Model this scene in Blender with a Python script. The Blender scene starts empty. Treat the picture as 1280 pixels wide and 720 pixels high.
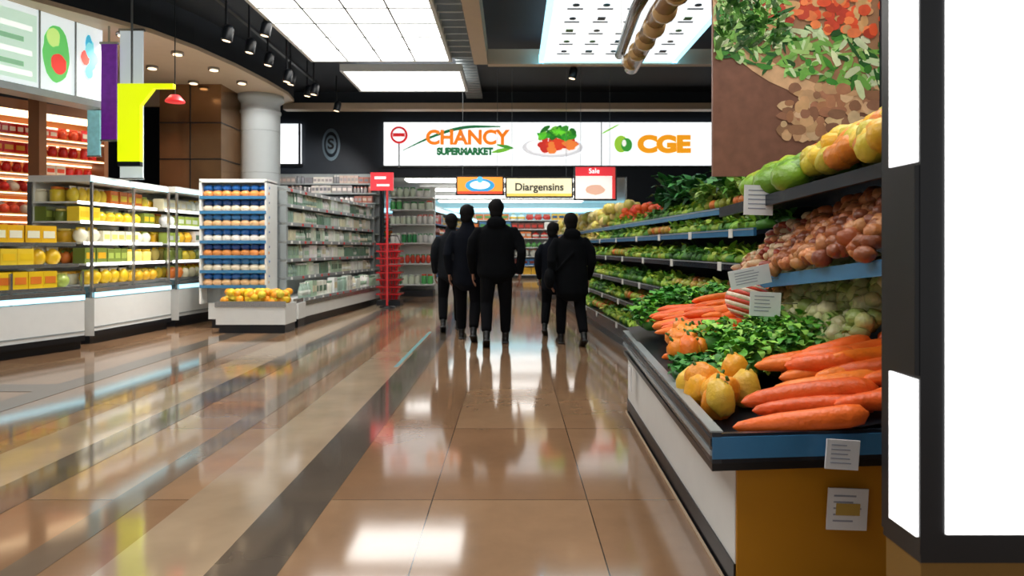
import bpy, math, random
import numpy as np
from mathutils import Vector, Matrix
random.seed(11)
rnd=random.uniform
scene=bpy.context.scene
scene.view_settings.view_transform='Standard'
COL=scene.collection

def c(r,g,b):
    f=lambda x:(x/255/12.92) if x/255<=.04045 else ((x/255+.055)/1.055)**2.4
    return (f(r),f(g),f(b))
def jit(col,a=.15):
    k=1+rnd(-a,a); return tuple(max(0,min(1,x*k*(1+rnd(-a,a)*.4))) for x in col)

# ---------------------------------------------------------------- materials
MATS={}
def mat(name,col=(.5,.5,.5),rough=.5,metal=0,emit=0,vcol=False,var=.12,nscale=8,bump=0,bscale=40,trans=0,spec=.5):
    if name in MATS: return MATS[name]
    m=bpy.data.materials.new(name); m.use_nodes=True
    nt=m.node_tree; P=nt.nodes['Principled BSDF']; L=nt.links
    tc=nt.nodes.new('ShaderNodeTexCoord')
    n=nt.nodes.new('ShaderNodeTexNoise'); n.inputs['Scale'].default_value=nscale; n.inputs['Detail'].default_value=3
    L.new(tc.outputs['Object'],n.inputs['Vector'])
    mr=nt.nodes.new('ShaderNodeMapRange'); mr.inputs['To Min'].default_value=1-var; mr.inputs['To Max'].default_value=1+var
    L.new(n.outputs['Fac'],mr.inputs['Value'])
    vm=nt.nodes.new('ShaderNodeVectorMath'); vm.operation='SCALE'
    if vcol:
        a=nt.nodes.new('ShaderNodeAttribute'); a.attribute_name='Col'
        L.new(a.outputs['Color'],vm.inputs[0])
    else: vm.inputs[0].default_value=col
    L.new(mr.outputs[0],vm.inputs['Scale'])
    L.new(vm.outputs[0],P.inputs['Base Color'])
    P.inputs['Roughness'].default_value=rough; P.inputs['Metallic'].default_value=metal
    P.inputs['Specular IOR Level'].default_value=spec
    if emit:
        L.new(vm.outputs[0],P.inputs['Emission Color']); P.inputs['Emission Strength'].default_value=emit
    if trans: P.inputs['Transmission Weight'].default_value=trans; P.inputs['IOR'].default_value=1.1
    if bump:
        n2=nt.nodes.new('ShaderNodeTexNoise'); n2.inputs['Scale'].default_value=bscale
        L.new(tc.outputs['Object'],n2.inputs['Vector'])
        bp=nt.nodes.new('ShaderNodeBump'); bp.inputs['Strength'].default_value=bump; bp.inputs['Distance'].default_value=.01
        L.new(n2.outputs['Fac'],bp.inputs['Height']); L.new(bp.outputs[0],P.inputs['Normal'])
    MATS[name]=m; return m

mat('vc',vcol=True,rough=.45,var=.1)
mat('vc_gloss',vcol=True,rough=.22,var=.08)
mat('produce',vcol=True,rough=.38,var=.25,nscale=25,bump=.35,bscale=60)
mat('leafy',vcol=True,rough=.5,var=.35,nscale=30)
mat('print',vcol=True,rough=.4,emit=.18,var=.35,nscale=14)  # printed colours with a faint emission glow mixed in
mat('print_lit',vcol=True,rough=.4,emit=.9,var=.03,nscale=10)
mat('black',c(14,18,24),.35,var=.2)
mat('black_rail',c(28,36,46),.25,var=.2)
mat('white_panel',c(222,224,222),.35,var=.05)
mat('grey_metal',c(150,158,160),.35,metal=.2)
mat('blue_rail',c(60,120,165),.25,var=.2)
mat('mustard',c(190,130,14),.5,var=.12,nscale=3)
mat('brown_base',c(130,96,36),.5,var=.12,nscale=3)
mat('light_panel',(1,.985,.95),emit=4.6,var=.01)
mat('light_box',(1,1,1),emit=1.6,var=.01)
mat('sign_white',c(238,243,245),emit=1.15,var=.02)
mat('warm_light',(1,.74,.45),emit=3.5,var=.01)
mat('cool_strip',(.45,.85,1),emit=1.6,var=.05)
mat('floor_line',c(120,175,180),.2,var=.1)
mat('beige',c(205,184,158),.5,var=.06)
mat('panel_grid',c(120,125,125),.5,var=.06)
mat('ceil',c(22,31,41),.7,var=.15)
mat('darkwall',c(20,30,42),.6,var=.2)
mat('glass',c(225,240,240),.05,trans=1,var=.01)
mat('steel',c(170,170,168),.25,metal=.8)
mat('wire',c(120,125,128),.4,metal=.3)
mat('bronze',c(150,116,84),.14,metal=.75,var=.5,nscale=2)

# ---------------------------------------------------------------- mesh builder
class B:
    def __init__(s,name,T=None):
        s.name=name; s.V=[]; s.F=[]; s.mi=[]; s.col=[]; s.sm=[]; s.mats=[]; s.n=0; s.clip=None
        s.T=T or Matrix.Identity(4)
    def raw(s,v,f,m,col=(.8,.8,.8),smooth=False,M=None):
        T=s.T@M if M is not None else s.T
        R=np.array(T); v=np.asarray(v,float)
        if s.clip: v[:,0]=np.clip(v[:,0],s.clip[0],s.clip[1]); v[:,2]=np.clip(v[:,2],s.clip[2],s.clip[3])
        v=v@R[:3,:3].T+R[:3,3]
        s.V.append(v); o=s.n; s.n+=len(v)
        if m not in s.mats: s.mats.append(m)
        i=s.mats.index(m)
        for q in f:
            s.F.append([o+k for k in q]); s.mi.append(i); s.col.append(col); s.sm.append(smooth)
    def box(s,x0,x1,y0,y1,z0,z1,m,col=(.8,.8,.8),M=None):
        v=[(x,y,z) for z in(z0,z1) for y in(y0,y1) for x in(x0,x1)]
        s.raw(v,[(0,2,3,1),(4,5,7,6),(0,1,5,4),(2,6,7,3),(0,4,6,2),(1,3,7,5)],m,col,False,M)
    def lathe(s,prof,m,col=(.8,.8,.8),seg=12,M=None,smooth=True):
        v=[];f=[]
        for r,z in prof:
            for k in range(seg):
                a=2*math.pi*k/seg; v.append((r*math.cos(a),r*math.sin(a),z))
        for i in range(len(prof)-1):
            for k in range(seg):
                k2=(k+1)%seg; f.append((i*seg+k,i*seg+k2,(i+1)*seg+k2,(i+1)*seg+k))
        f.append(tuple(range(seg))[::-1]); f.append(tuple((len(prof)-1)*seg+k for k in range(seg)))
        s.raw(v,f,m,col,smooth,M)
    def ell(s,p,r,m,col,seg=10,rings=6,lump=0,rot=None):
        v=[];f=[]
        ph=[rnd(0,6) for _ in range(3)]
        for i in range(1,rings):
            t=math.pi*i/rings
            for k in range(seg):
                a=2*math.pi*k/seg
                q=1+lump*(math.sin(3*a+ph[0])*math.sin(2*t+ph[1])+.6*math.sin(5*t+ph[2]+a))
                v.append((r[0]*q*math.sin(t)*math.cos(a),r[1]*q*math.sin(t)*math.sin(a),r[2]*q*math.cos(t)))
        for i in range(rings-2):
            for k in range(seg):
                k2=(k+1)%seg; f.append((i*seg+k,(i+1)*seg+k,(i+1)*seg+k2,i*seg+k2))
        top=len(v); v.append((0,0,r[2])); v.append((0,0,-r[2]))
        for k in range(seg):
            k2=(k+1)%seg; f.append((top,k,k2)); b=(rings-2)*seg; f.append((top+1,b+k2,b+k))
        M=Matrix.Translation(p)
        if rot is not None: M=M@rot
        s.raw(v,f,m,col,True,M)
    def tube(s,pts,rad,m,col=(.8,.8,.8),seg=10,M=None):
        pts=[Vector(p) for p in pts]; rad=[(r,r) if not isinstance(r,tuple) else r for r in rad]
        d0=(pts[0]-pts[1]).normalized(); d1=(pts[-1]-pts[-2]).normalized()
        P=[pts[0]+d0*min(rad[0])*.6]+pts+[pts[-1]+d1*min(rad[-1])*.6]
        R=[(rad[0][0]*.45,rad[0][1]*.45)]+rad+[(rad[-1][0]*.45,rad[-1][1]*.45)]
        v=[];f=[];ref=Vector((1,0,0))
        for i,p in enumerate(P):
            a=P[max(0,i-1)]; b=P[min(len(P)-1,i+1)]; t=(b-a).normalized()
            rr=ref if abs(t.dot(ref))<.9 else Vector((0,1,0))
            y=t.cross(rr).normalized(); x=y.cross(t).normalized()
            for k in range(seg):
                an=2*math.pi*k/seg
                v.append(tuple(p+x*R[i][0]*math.cos(an)+y*R[i][1]*math.sin(an)))
        for i in range(len(P)-1):
            for k in range(seg):
                k2=(k+1)%seg; f.append((i*seg+k,i*seg+k2,(i+1)*seg+k2,(i+1)*seg+k))
        f.append(tuple(range(seg))[::-1]); f.append(tuple((len(P)-1)*seg+k for k in range(seg)))
        s.raw(v,f,m,col,True,M)
    def leaf(s,p,az,el,l,w,m,col,curl=.8):
        v=[];f=[];pos=Vector(p);side=Vector((-math.sin(az),math.cos(az),0))
        ws=(.35,1,.85,.15)
        for i in range(4):
            ww=side*w*ws[i]*.5
            v.append(tuple(pos-ww)); v.append(tuple(pos+ww+Vector((0,0,rnd(-.2,.2)*w))))
            e=el-curl*i; pos=pos+Vector((math.cos(az)*math.cos(e),math.sin(az)*math.cos(e),math.sin(e)))*l/3
        for i in range(3): f.append((2*i,2*i+1,2*i+3,2*i+2))
        s.raw(v,f,m,col,True)
    def bunch(s,p,size,n,cols,m='leafy',wide=.5):
        for _ in range(n):
            az=rnd(0,6.283); l=size*rnd(.6,1.1)
            q=(p[0]+rnd(-.3,.3)*size,p[1]+rnd(-.3,.3)*size,p[2]+rnd(0,.25)*size)
            s.leaf(q,az,rnd(.3,1.4),l,l*wide*rnd(.6,1.1),m,jit(random.choice(cols),.3),rnd(.3,.8))
    def carrot(s,p,az,l,r,col,tilt=0,m='produce'):
        k=[-.5,-.46,-.35,-.1,.15,.35,.46,.5]; rr=[.35,.8,1,.97,.88,.72,.45,.1]
        bend=rnd(-.05,.05)
        pts=[(l*t,bend*l*math.cos(t*3)*1.5,0) for t in k]
        M=Matrix.Translation(p)@Matrix.Rotation(az,4,'Z')@Matrix.Rotation(tilt,4,'Y')
        s.tube(pts,[r*q*(1+rnd(-.08,.08)) for q in rr],m,col,12,M)
    def disk(s,cx,cz,rx,rz,y,m,col,n=14,wob=.12,rot=0):
        v=[]
        for k in range(n):
            a=2*math.pi*k/n; q=1+rnd(-wob,wob); x=rx*q*math.cos(a); z=rz*q*math.sin(a)
            v.append((cx+x*math.cos(rot)-z*math.sin(rot),y,cz+x*math.sin(rot)+z*math.cos(rot)))
        s.raw(v,[tuple(range(n))],m,col)
    def done(s,parent=None):
        me=bpy.data.meshes.new(s.name)
        me.from_pydata(np.concatenate(s.V).tolist(),[],s.F)
        for m in s.mats: me.materials.append(MATS[m])
        me.polygons.foreach_set('material_index',s.mi)
        me.polygons.foreach_set('use_smooth',s.sm)
        ca=me.color_attributes.new('Col','FLOAT_COLOR','CORNER')
        ln=[len(f) for f in s.F]
        arr=np.repeat(np.array([(*q,1) for q in s.col],dtype=np.float32),ln,axis=0)
        ca.data.foreach_set('color',arr.ravel())
        me.update()
        o=bpy.data.objects.new(s.name,me); COL.objects.link(o)
        if parent: o.parent=parent
        return o
def empty(name):
    e=bpy.data.objects.new(name,None); COL.objects.link(e); return e
def text(s,loc,size,m,parent,name='lettering',ext=.006,rz=0,sx=1,bold=0):
    cu=bpy.data.curves.new(name,'FONT'); cu.body=s; cu.size=size; cu.extrude=ext; cu.offset=bold
    cu.align_x='CENTER'; cu.align_y='CENTER'
    o=bpy.data.objects.new(name,cu); COL.objects.link(o)
    o.location=loc; o.rotation_euler=(math.pi/2,0,rz); o.scale=(sx,1,1); cu.materials.append(MATS[m]); o.parent=parent
    return o
def frame(p0,p1,inward):
    p0=Vector((*p0,0));p1=Vector((*p1,0)); L=(p1-p0).length; u=(p1-p0)/L
    n=Vector((-u.y,u.x,0)); 
    if n.dot(Vector((*inward,0)))<0: n=-n
    M=Matrix.Identity(4)
    M.col[0]=(*u,0); M.col[1]=(*n,0); M.col[2]=(0,0,1,0); M.col[3]=(*p0,1)
    return M,L
def lamp(kind,loc,target,energy,size=.1,color=(1,1,1),angle=1.2,name='spot_lamp'):
    l=bpy.data.lights.new(name,kind); l.energy=energy; l.color=color
    if kind=='SPOT': l.spot_size=angle; l.spot_blend=.6; l.shadow_soft_size=size
    else: l.shadow_soft_size=size
    o=bpy.data.objects.new(name,l); COL.objects.link(o); o.location=loc
    o.rotation_euler=(Vector(target)-Vector(loc)).to_track_quat('-Z','Y').to_euler(); return o

# ---------------------------------------------------------------- products on shelves
def product(b,kind,x,y,z,w,h,d,col,col2):
    if kind=='box':
        b.box(x,x+w,y,y+d,z,z+h,'vc_gloss',col); b.box(x+w*.12,x+w*.88,y-.004,y,z+h*.3,z+h*.7,'vc_gloss',col2)
    elif kind=='bottle':
        r=w/2; M=Matrix.Translation((x+r,y+r,z))
        b.lathe([(r*.9,0),(r,h*.05),(r,h*.55),(r*.8,h*.68),(r*.38,h*.8),(r*.36,h*.93)],'vc_gloss',col,8,M)
        b.lathe([(r*.42,h*.93),(r*.42,h)],'vc_gloss',col2,8,M)
        b.lathe([(r*1.02,h*.2),(r*1.02,h*.5)],'vc_gloss',col2,8,M)
    elif kind=='jar':
        r=w/2; M=Matrix.Translation((x+r,y+r,z))
        b.lathe([(r*.9,0),(r,h*.06),(r,h*.75),(r*.8,h*.84)],'vc_gloss',col,8,M)
        b.lathe([(r*.85,h*.84),(r*.85,h)],'vc_gloss',col2,8,M)
    elif kind=='bag':
        b.ell((x+w/2,y+d/2,z+h*.45),(w*.52,d*.5,h*.5),'vc_gloss',col,8,6,.04)
        b.box(x+w*.1,x+w*.9,y+d*.45,y+d*.55,z+h*.8,z+h,'vc_gloss',col2)
def fill(b,x0,x1,y,z,hmax,kinds,pal,wr=(.07,.13)):
    x=x0
    while x<x1:
        kind=random.choice(kinds); w=rnd(*wr); h=hmax*rnd(.7,.96); c1=random.choice(pal); c2=random.choice(pal)
        for _ in range(random.randint(2,5)):
            if x+w>x1: break
            product(b,kind,x,y+rnd(0,.02),z,w*.94,h,min(.16,w*1.3),jit(c1,.08),jit(c2,.08)); x+=w
        else: x+=.01; continue
        break
PALE=[c(215,225,205),c(235,235,225),c(170,195,170),c(150,175,160),c(205,210,200),c(110,140,120),c(220,215,185),c(242,242,238)]
MIX=[c(200,60,50),c(230,180,60),c(70,120,170),c(230,230,225),c(90,150,80),c(215,120,60),c(40,80,120),c(190,190,180),c(120,60,50)]
YEL=[c(235,195,40),c(240,220,120),c(225,175,40),c(170,190,90),c(240,235,210),c(225,125,50),c(235,205,60),c(120,135,60)]

# ================================================================ ROOM
def floor_mat():
    m=bpy.data.materials.new('polished_tile'); m.use_nodes=True; nt=m.node_tree; L=nt.links; P=nt.nodes['Principled BSDF']
    tc=nt.nodes.new('ShaderNodeTexCoord'); mp=nt.nodes.new('ShaderNodeMapping'); mp.inputs['Location'].default_value=(.37+7.2,-3.17+12.5,0)
    L.new(tc.outputs['Object'],mp.inputs['Vector'])
    br=nt.nodes.new('ShaderNodeTexBrick'); br.offset=0; br.inputs['Scale'].default_value=1
    br.inputs['Brick Width'].default_value=.72; br.inputs['Row Height'].default_value=1.25
    br.inputs['Mortar Size'].default_value=.0028; br.inputs['Mortar Smooth'].default_value=.1
    br.inputs['Color1'].default_value=(*c(140,106,78),1); br.inputs['Color2'].default_value=(*c(160,127,97),1); br.inputs['Mortar'].default_value=(*c(70,54,42),1)
    L.new(mp.outputs[0],br.inputs['Vector'])
    n=nt.nodes.new('ShaderNodeTexNoise'); n.inputs['Scale'].default_value=1.1; n.inputs['Detail'].default_value=8; n.inputs['Roughness'].default_value=.65
    L.new(tc.outputs['Object'],n.inputs['Vector'])
    mr=nt.nodes.new('ShaderNodeMapRange'); mr.inputs['To Min'].default_value=.55; mr.inputs['To Max'].default_value=1.35
    L.new(n.outputs['Fac'],mr.inputs['Value'])
    vm=nt.nodes.new('ShaderNodeVectorMath'); vm.operation='SCALE'; L.new(br.outputs['Color'],vm.inputs[0]); L.new(mr.outputs[0],vm.inputs['Scale'])
    L.new(vm.outputs[0],P.inputs['Base Color'])
    P.inputs['Roughness'].default_value=.085; P.inputs['IOR'].default_value=2.1
    n2=nt.nodes.new('ShaderNodeTexNoise'); n2.inputs['Scale'].default_value=2.2
    L.new(tc.outputs['Object'],n2.inputs['Vector'])
    bp=nt.nodes.new('ShaderNodeBump'); bp.inputs['Strength'].default_value=.03; bp.inputs['Distance'].default_value=.02
    L.new(n2.outputs['Fac'],bp.inputs['Height']); L.new(bp.outputs[0],P.inputs['Normal'])
    MATS['floor']=m
floor_mat()
def strip_mat(name,col):
    m=mat(name,col,.085,var=.3,nscale=3); m.node_tree.nodes['Principled BSDF'].inputs['IOR'].default_value=2.0
strip_mat('tile_dark',c(92,82,72)); strip_mat('cream_tile_sheen',c(168,146,120)); strip_mat('grey_tile_sheen',c(118,102,86))

b=B('floor'); b.box(-9,6,-2.5,28,-.1,0,'floor'); b.done()
b=B('floor_inlay_and_sheen')
for x0,x1 in((-1.10,-.84),(-2.5,-2.25),(-3.9,-3.65)): b.box(x0,x1,-2,15.9,.0005,.002,'tile_dark')
for x0,x1 in((-1.5,-1.10),(-2.9,-2.5)): b.box(x0,x1,-2,15.9,.0005,.0018,'cream_tile_sheen')  # cream stripes; floor reflections are put into their colour too
for x0,x1 in((-1.85,-1.7),(-3.3,-3.1)): b.box(x0,x1,-2,15.9,.0005,.0018,'grey_tile_sheen')  # grey tile bands with streaked reflections worked into the colour
b.box(-9,-3.9,5.55,5.85,.0005,.002,'tile_dark'); b.box(-9,-3.9,4.0,4.25,.0005,.002,'tile_dark'); b.box(-9,-3.9,4.7,5.2,.0005,.0018,'cream_tile_sheen')
b.box(-1.16,-1.12,6.7,9.5,.0005,.004,'floor_line')
b.done()
b=B('ceiling'); b.box(-9,6,-2.5,16,4.6,4.7,'ceil'); b.box(-9,6,16.3,28,2.95,3.05,'white_panel'); b.done()
b=B('wall_left'); b.box(-9.1,-9,-2.5,28,0,4.6,'darkwall'); b.done()
b=B('wall_right'); b.box(6,6.1,-2.5,28,0,4.6,'darkwall'); b.done()
b=B('wall_far'); b.box(-9,6,27,27.1,0,2.95,'white_panel'); b.done()
b=B('wall_back'); b.box(-9,6,16.06,16.3,2.85,4.6,'darkwall'); b.box(-9,-3.05,16.06,16.3,0,2.85,'darkwall'); b.box(2.7,6,16.06,16.3,0,2.85,'darkwall'); b.done()
b=B('trim_beam'); b.box(-5.0,6,14.9,15.15,4.2,4.34,'beige'); b.box(-5.0,6,15,15.15,4.34,4.6,'ceil'); b.done()
b=B('trim_rib'); b.box(-.62,-.4,4,11.2,4.18,4.5,'beige'); b.box(-.4,6,11.25,11.4,4.2,4.45,'beige')
for i in range(24): b.box(-.98,-.64,4+i*.3,4.05+i*.3,4.22,4.32,'grey_metal')
for i in range(16): b.box(-.98,-.64,11.7+i*.2,11.74+i*.2,4.4,4.5,'grey_metal')
b.done()
b=B('ceiling_soffit')
edge=[(-6.4,6.6),(-5.75,7.9),(-5.3,8.6),(-4.9,9.25),(-4.65,10),(-4.45,11),(-4.33,12),(-4.27,13),(-4.35,13.6),(-4.8,14),(-5.6,14.1),(-9,14.1)]
for (x0,y0),(x1,y1) in zip(edge,edge[1:]):
    b.raw([(x0,y0,4.1),(x1,y1,4.1),(x1,y1,4.6),(x0,y0,4.6)],[(0,1,2,3)],'ceil')
    b.raw([(x0+.01,y0-.01,4.08),(x1+.01,y1-.01,4.08),(x1+.01,y1-.01,4.14),(x0+.01,y0-.01,4.14)],[(0,1,2,3)],'beige')
poly=[(-9,6.6,4.1)]+[(x,y,4.1) for x,y in edge]
b.raw(poly,[tuple(range(len(poly)))],'beige')
b.done()
b=B('recessed_downlights')
for i,(x,y) in enumerate([(-5.3,9.3),(-5.0,10.2),(-4.85,11.1),(-4.75,12.0),(-4.75,12.9),(-6,9.8),(-5.8,11),(-5.6,12.0),(-7,10),(-6.8,11.5),(-6.6,13.4),(-5.4,13.3)]):
    b.lathe([(.09,4.06),(.09,4.1)],'steel',seg=12,M=Matrix.Translation((x,y,0))); b.lathe([(.065,4.052),(.065,4.06)],'warm_light',seg=12,M=Matrix.Translation((x,y,0)))
    if i%2==0: lamp('SPOT',(x,y,4.03),(x,y,0),90,.06,(1,.86,.7),2.2,'downlight_lamp')
b.done()
def cpanel(x0,x1,y0,y1,z=4.2,nx=3,ny=4):
    b=B('ceiling_light_panel'); b.box(x0,x1,y0,y1,z,z+.06,'light_panel')
    b.box(x0-.05,x0,y0-.05,y1+.05,z-.02,z+.1,'white_panel'); b.box(x1,x1+.05,y0-.05,y1+.05,z-.02,z+.1,'white_panel')
    b.box(x0,x1,y0-.05,y0,z-.02,z+.1,'white_panel'); b.box(x0,x1,y1,y1+.05,z-.02,z+.1,'white_panel')
    for i in range(1,nx): 
        x=x0+(x1-x0)*i/nx; b.box(x-.012,x+.012,y0,y1,z-.012,z,'panel_grid')
    for i in range(1,ny):
        y=y0+(y1-y0)*i/ny; b.box(x0,x1,y-.012,y+.012,z-.012,z,'panel_grid')
    for x in(x0+.2,x1-.2):
        for y in(y0+.2,y1-.2): b.box(x-.01,x+.01,y-.01,y+.01,z+.06,4.6,'steel')
    b.done()
cpanel(-3.2,-1.02,6.2,11,ny=8,nx=4); cpanel(-2.88,-.9,11.65,13.1,nx=1,ny=1); cpanel(-3.2,-1.02,0,4.8,ny=8,nx=4)  # third panel is out of view, added for light above the near area
cpanel(.5,2.6,1.2,5.8,ny=8,nx=4)  # unseen panel added overhead to light the near produce stand
b=B('ceiling_menu_screen')
b.box(.52,2.6,7.2,11,4.2,4.26,'sign_white')
for a in((.44,.52,7.1,11.1),(2.6,2.68,7.1,11.1),(.44,2.68,7.1,7.2),(.44,2.68,11,11.1)): b.box(*a,4.18,4.3,'cool_strip')
for i in range(5):
    for j in range(6):
        x=.8+i*.38; y=8.0+j*.5
        q=random.choice([c(60,110,130),c(90,140,90),c(120,120,120),c(50,70,90)])
        if (i+j)%3: b.lathe([(.045,4.19),(.045,4.2)],'vc',q,10,Matrix.Translation((x,y,0)))
        else: b.box(x-.05,x+.05,y-.05,y+.05,4.19,4.2,'vc',q)
        b.box(x-.1,x+.1,y+.12,y+.15,4.19,4.2,'vc',c(110,120,130))
for x in(.7,2.4):
    for y in(7.4,10.8): b.box(x-.01,x+.01,y-.01,y+.01,4.26,4.6,'steel')
b.done()
b=B('wooden_tube_lamp')
woodc=c(150,112,70)
b.tube([(1.05,4.2,2.80),(1.12,5.2,2.96),(1.26,7.2,3.08)],[.075,.08,.08],'vc_gloss',woodc,14)
b.tube([(.92,4.4,2.93),(.98,5.4,3.06),(1.12,7.1,3.18)],[.05,.05,.05],'vc_gloss',c(80,62,44),12)
for t in range(6):
    y=4.4+t*.5; b.tube([(1.07+.07*t*.4,y,2.84+.045*t),(1.08+.07*t*.4,y+.07,2.846+.045*t)],[.09,.09],'vc_gloss',c(205,168,115),14)
for y in(4.8,6.8): b.box(1.09,1.11,y,y+.02,3.0,4.6,'steel')
b.done()
b=B('track_spotlights')
b.box(-3.75,-3.7,7.6,13,4.3,4.34,'black')
def spot(x,y,z,r=.07,l=.2):
    b.box(x-.012,x+.012,y-.012,y+.012,z+l,4.6,'black')
    M=Matrix.Translation((x,y,z))@Matrix.Rotation(.2,4,'Y')
    b.lathe([(r*.95,0),(r,.02),(r,l*.8),(r*.6,l)],'black',seg=14,M=M); b.lathe([(r*.7,-.003),(r*.7,.005)],'warm_light',seg=12,M=M)
for i,(x,y,z) in enumerate([(-3.6,8.6,3.78),(-3.62,9.4,3.86),(-3.65,10.2,3.9),(-3.5,10.6,3.75),(-3.7,11.4,3.9),(-3.4,11.7,3.8),(-3.3,9.1,4.0),(1.02,11.6,4.05),(-3.75,12.5,3.95),(-3.5,13.6,3.9)]):
    spot(x,y,z)
tg=[((-3.6,8.6,3.75),(-4.0,10,.8),220),((-3.62,9.4,3.83),(-5.2,9.2,1.0),220),((-3.4,11.7,3.77),(-3.0,13,.8),200),((-3.5,13.6,3.87),(-4.6,15.6,2.2),300),((-3.3,9.1,3.97),(-5.3,7.5,.9),220),((1.02,11.6,4.0),(1.6,12,1.2),200)]
for p,t,e in tg: lamp('SPOT',p,t,e,.05,(1,.95,.88),1.3,'column_fill_lamp')
b.done()

# ================================================================ BACK SIGNS
E=empty('storefront_sign_band')
b=B('panel'); b.box(-3.0,5.2,15.96,16.06,3.1,4.11,'sign_white'); b.box(-3.05,5.25,15.98,16.06,3.06,3.1,'black'); b.box(2.08,2.1,15.95,15.97,3.1,4.11,'grey_metal')
Y=15.95
mat('or_txt',c(240,125,25),emit=.9,var=.03); mat('yl_txt',c(242,158,30),emit=.9,var=.03); mat('gr_txt',c(30,120,70),emit=.6,var=.03); mat('red_txt',c(215,40,45),emit=.7,var=.03)
pts=[(-2.55+ i*.12, 3.45+.56*math.sin(min(1,i/14)*1.5)) for i in range(20)]
for i,((x0,z0),(x1,z1)) in enumerate(zip(pts,pts[1:])):
    w=.03*math.sin(math.pi*(i+.5)/20)+.008
    b.raw([(x0,Y,z0-w),(x1,Y,z1-w),(x1,Y,z1+w),(x0,Y,z0+w)],[(0,1,2,3)],'gr_txt')
b.disk(.95,3.52,.72,.24,Y,'print_lit',c(215,215,218),24,0); b.disk(.95,3.55,.62,.2,Y-.003,'print_lit',c(250,250,250),24,0)
for _ in range(30): b.disk(.95+rnd(-.5,.5),3.58+rnd(-.13,.12),rnd(.07,.14),rnd(.06,.1),Y-.005-rnd(0,.003),'print_lit',random.choice([c(225,70,40),c(240,130,60),c(200,50,40)]),12,.15)
for _ in range(24): b.disk(1.05+rnd(-.4,.4),3.82+rnd(-.1,.14),rnd(.08,.17),rnd(.04,.08),Y-.009,'print_lit',random.choice([c(60,150,50),c(110,180,60),c(40,110,40)]),10,.2,rnd(-1,1))
b.disk(2.55,3.6,.16,.2,Y,'print_lit',c(150,200,60),20,0); b.disk(2.68,3.58,.13,.16,Y-.003,'print_lit',c(60,150,60),20,0); b.disk(2.62,3.62,.05,.08,Y-.005,'print_lit',c(250,250,240),14,0)
b.disk(-.25,3.45,.24,.045,Y,'print_lit',c(110,180,50),14,.1,.2); b.disk(-.15,3.54,.2,.04,Y-.002,'print_lit',c(70,150,50),14,.1,-.2)
b.disk(2.3,3.95,.25,.02,Y,'print_lit',c(140,200,80),14,.1,.5)
b.done(E)
text('CHANCY',(-1.05,Y,3.74),.46,'or_txt',E,bold=.018,sx=1.0)
text('SUPERMARKET',(-1.1,Y,3.42),.22,'gr_txt',E,bold=.016,sx=.9)
text('CGE',(3.55,Y,3.58),.52,'yl_txt',E,bold=.035,sx=1.2)
E=empty('no_entry_sign')
b=B('disc'); M=Matrix.Translation((-2.63,15.9,3.8))@Matrix.Rotation(math.pi/2,4,'X')
b.lathe([(.2,0),(.2,.03)],'red_txt',seg=28,M=M); b.lathe([(.15,.031),(.15,.035)],'sign_white',seg=28,M=M)
b.box(-2.77,-2.49,15.855,15.868,3.76,3.84,'red_txt'); b.box(-2.645,-2.615,15.88,15.9,3.05,3.6,'grey_metal'); b.done(E)
b=B('window_1'); b.box(-7.2,-4.95,15.98,16.06,3.14,4.08,'sign_white'); b.box(-7.25,-4.9,15.95,16.0,3.08,3.14,'black')
for x in(-7.2,-6.45,-5.7,-4.97): b.box(x-.02,x+.02,15.94,15.98,3.14,4.08,'black')
b.done()
E=empty('wall_emblem'); b=B('emblem')
M=Matrix.Translation((-4.25,16.05,3.6))@Matrix.Rotation(math.pi/2,4,'X')@Matrix.Diagonal((.55,1,1,1))
for k,r in enumerate((.38,.30,.22)):
    b.lathe([(r,.004*k),(r,.02+.004*k)],'vc' if k!=1 else 'darkwall',c(120,140,155),24,M)
b.done(E)
text('S',(-4.25,16.0,3.6),.34,'black',E,bold=.01)

def hang(name,x0,x1,y,z0,z1,fn,txts=()):
    E=empty(name); b=B('board'); b.box(x0-.03,x1+.03,y,y+.06,z0-.03,z1+.03,'black')
    fn(b,x0,x1,y-.003,z0,z1)
    for x in(x0+.1,x1-.1): b.box(x-.003,x+.003,y+.02,y+.026,z1,4.6,'wire')
    b.done(E)
    for t in txts: text(t[0],t[1],t[2],t[3],E,bold=t[4] if len(t)>4 else 0)
def f1(b,x0,x1,y,z0,z1):
    b.box(x0,x1,y-.01,y,z0,z1,'print_lit',c(240,150,50)); b.disk((x0+x1)/2,(z0+z1)/2,.28,.13,y-.012,'print_lit',c(50,150,200),24,0); b.disk((x0+x1)/2,(z0+z1)/2+.01,.19,.08,y-.014,'print_lit',c(250,250,250),24,0)
    b.disk((x0+x1)/2,z1-.05,.06,.06,y-.016,'print_lit',c(80,180,220),16,0)
    b.box(x0,x1,y-.013,y-.01,z0,z0+.05,'print_lit',c(210,70,40))
def f2(b,x0,x1,y,z0,z1): b.box(x0,x1,y-.01,y,z0,z1,'print_lit',c(238,228,190)); b.box(x0,x1,y-.012,y-.01,z0,z0+.05,'print_lit',c(240,200,90))
def f3(b,x0,x1,y,z0,z1):
    b.box(x0,x1,y-.01,y,z0,z1,'print_lit',c(215,208,204)); b.box(x0,x1,y-.012,y-.01,z1-.17,z1,'print_lit',c(205,40,50)); b.box(x1-.06,x1,y-.013,y-.012,z0,z1,'print_lit',c(190,50,50))
    b.disk((x0+x1)/2,z0+.17,.18,.1,y-.012,'print_lit',c(190,150,130),12,.1)
hang('hanging_promo_sign',-1.04,-.18,13,2.2,2.52,f1)
hang('hanging_department_sign',-.1,1.14,13.05,2.16,2.5,f2,[('Diargensins',(.52,13.03,2.33),.2,'black',.004)])
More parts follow.
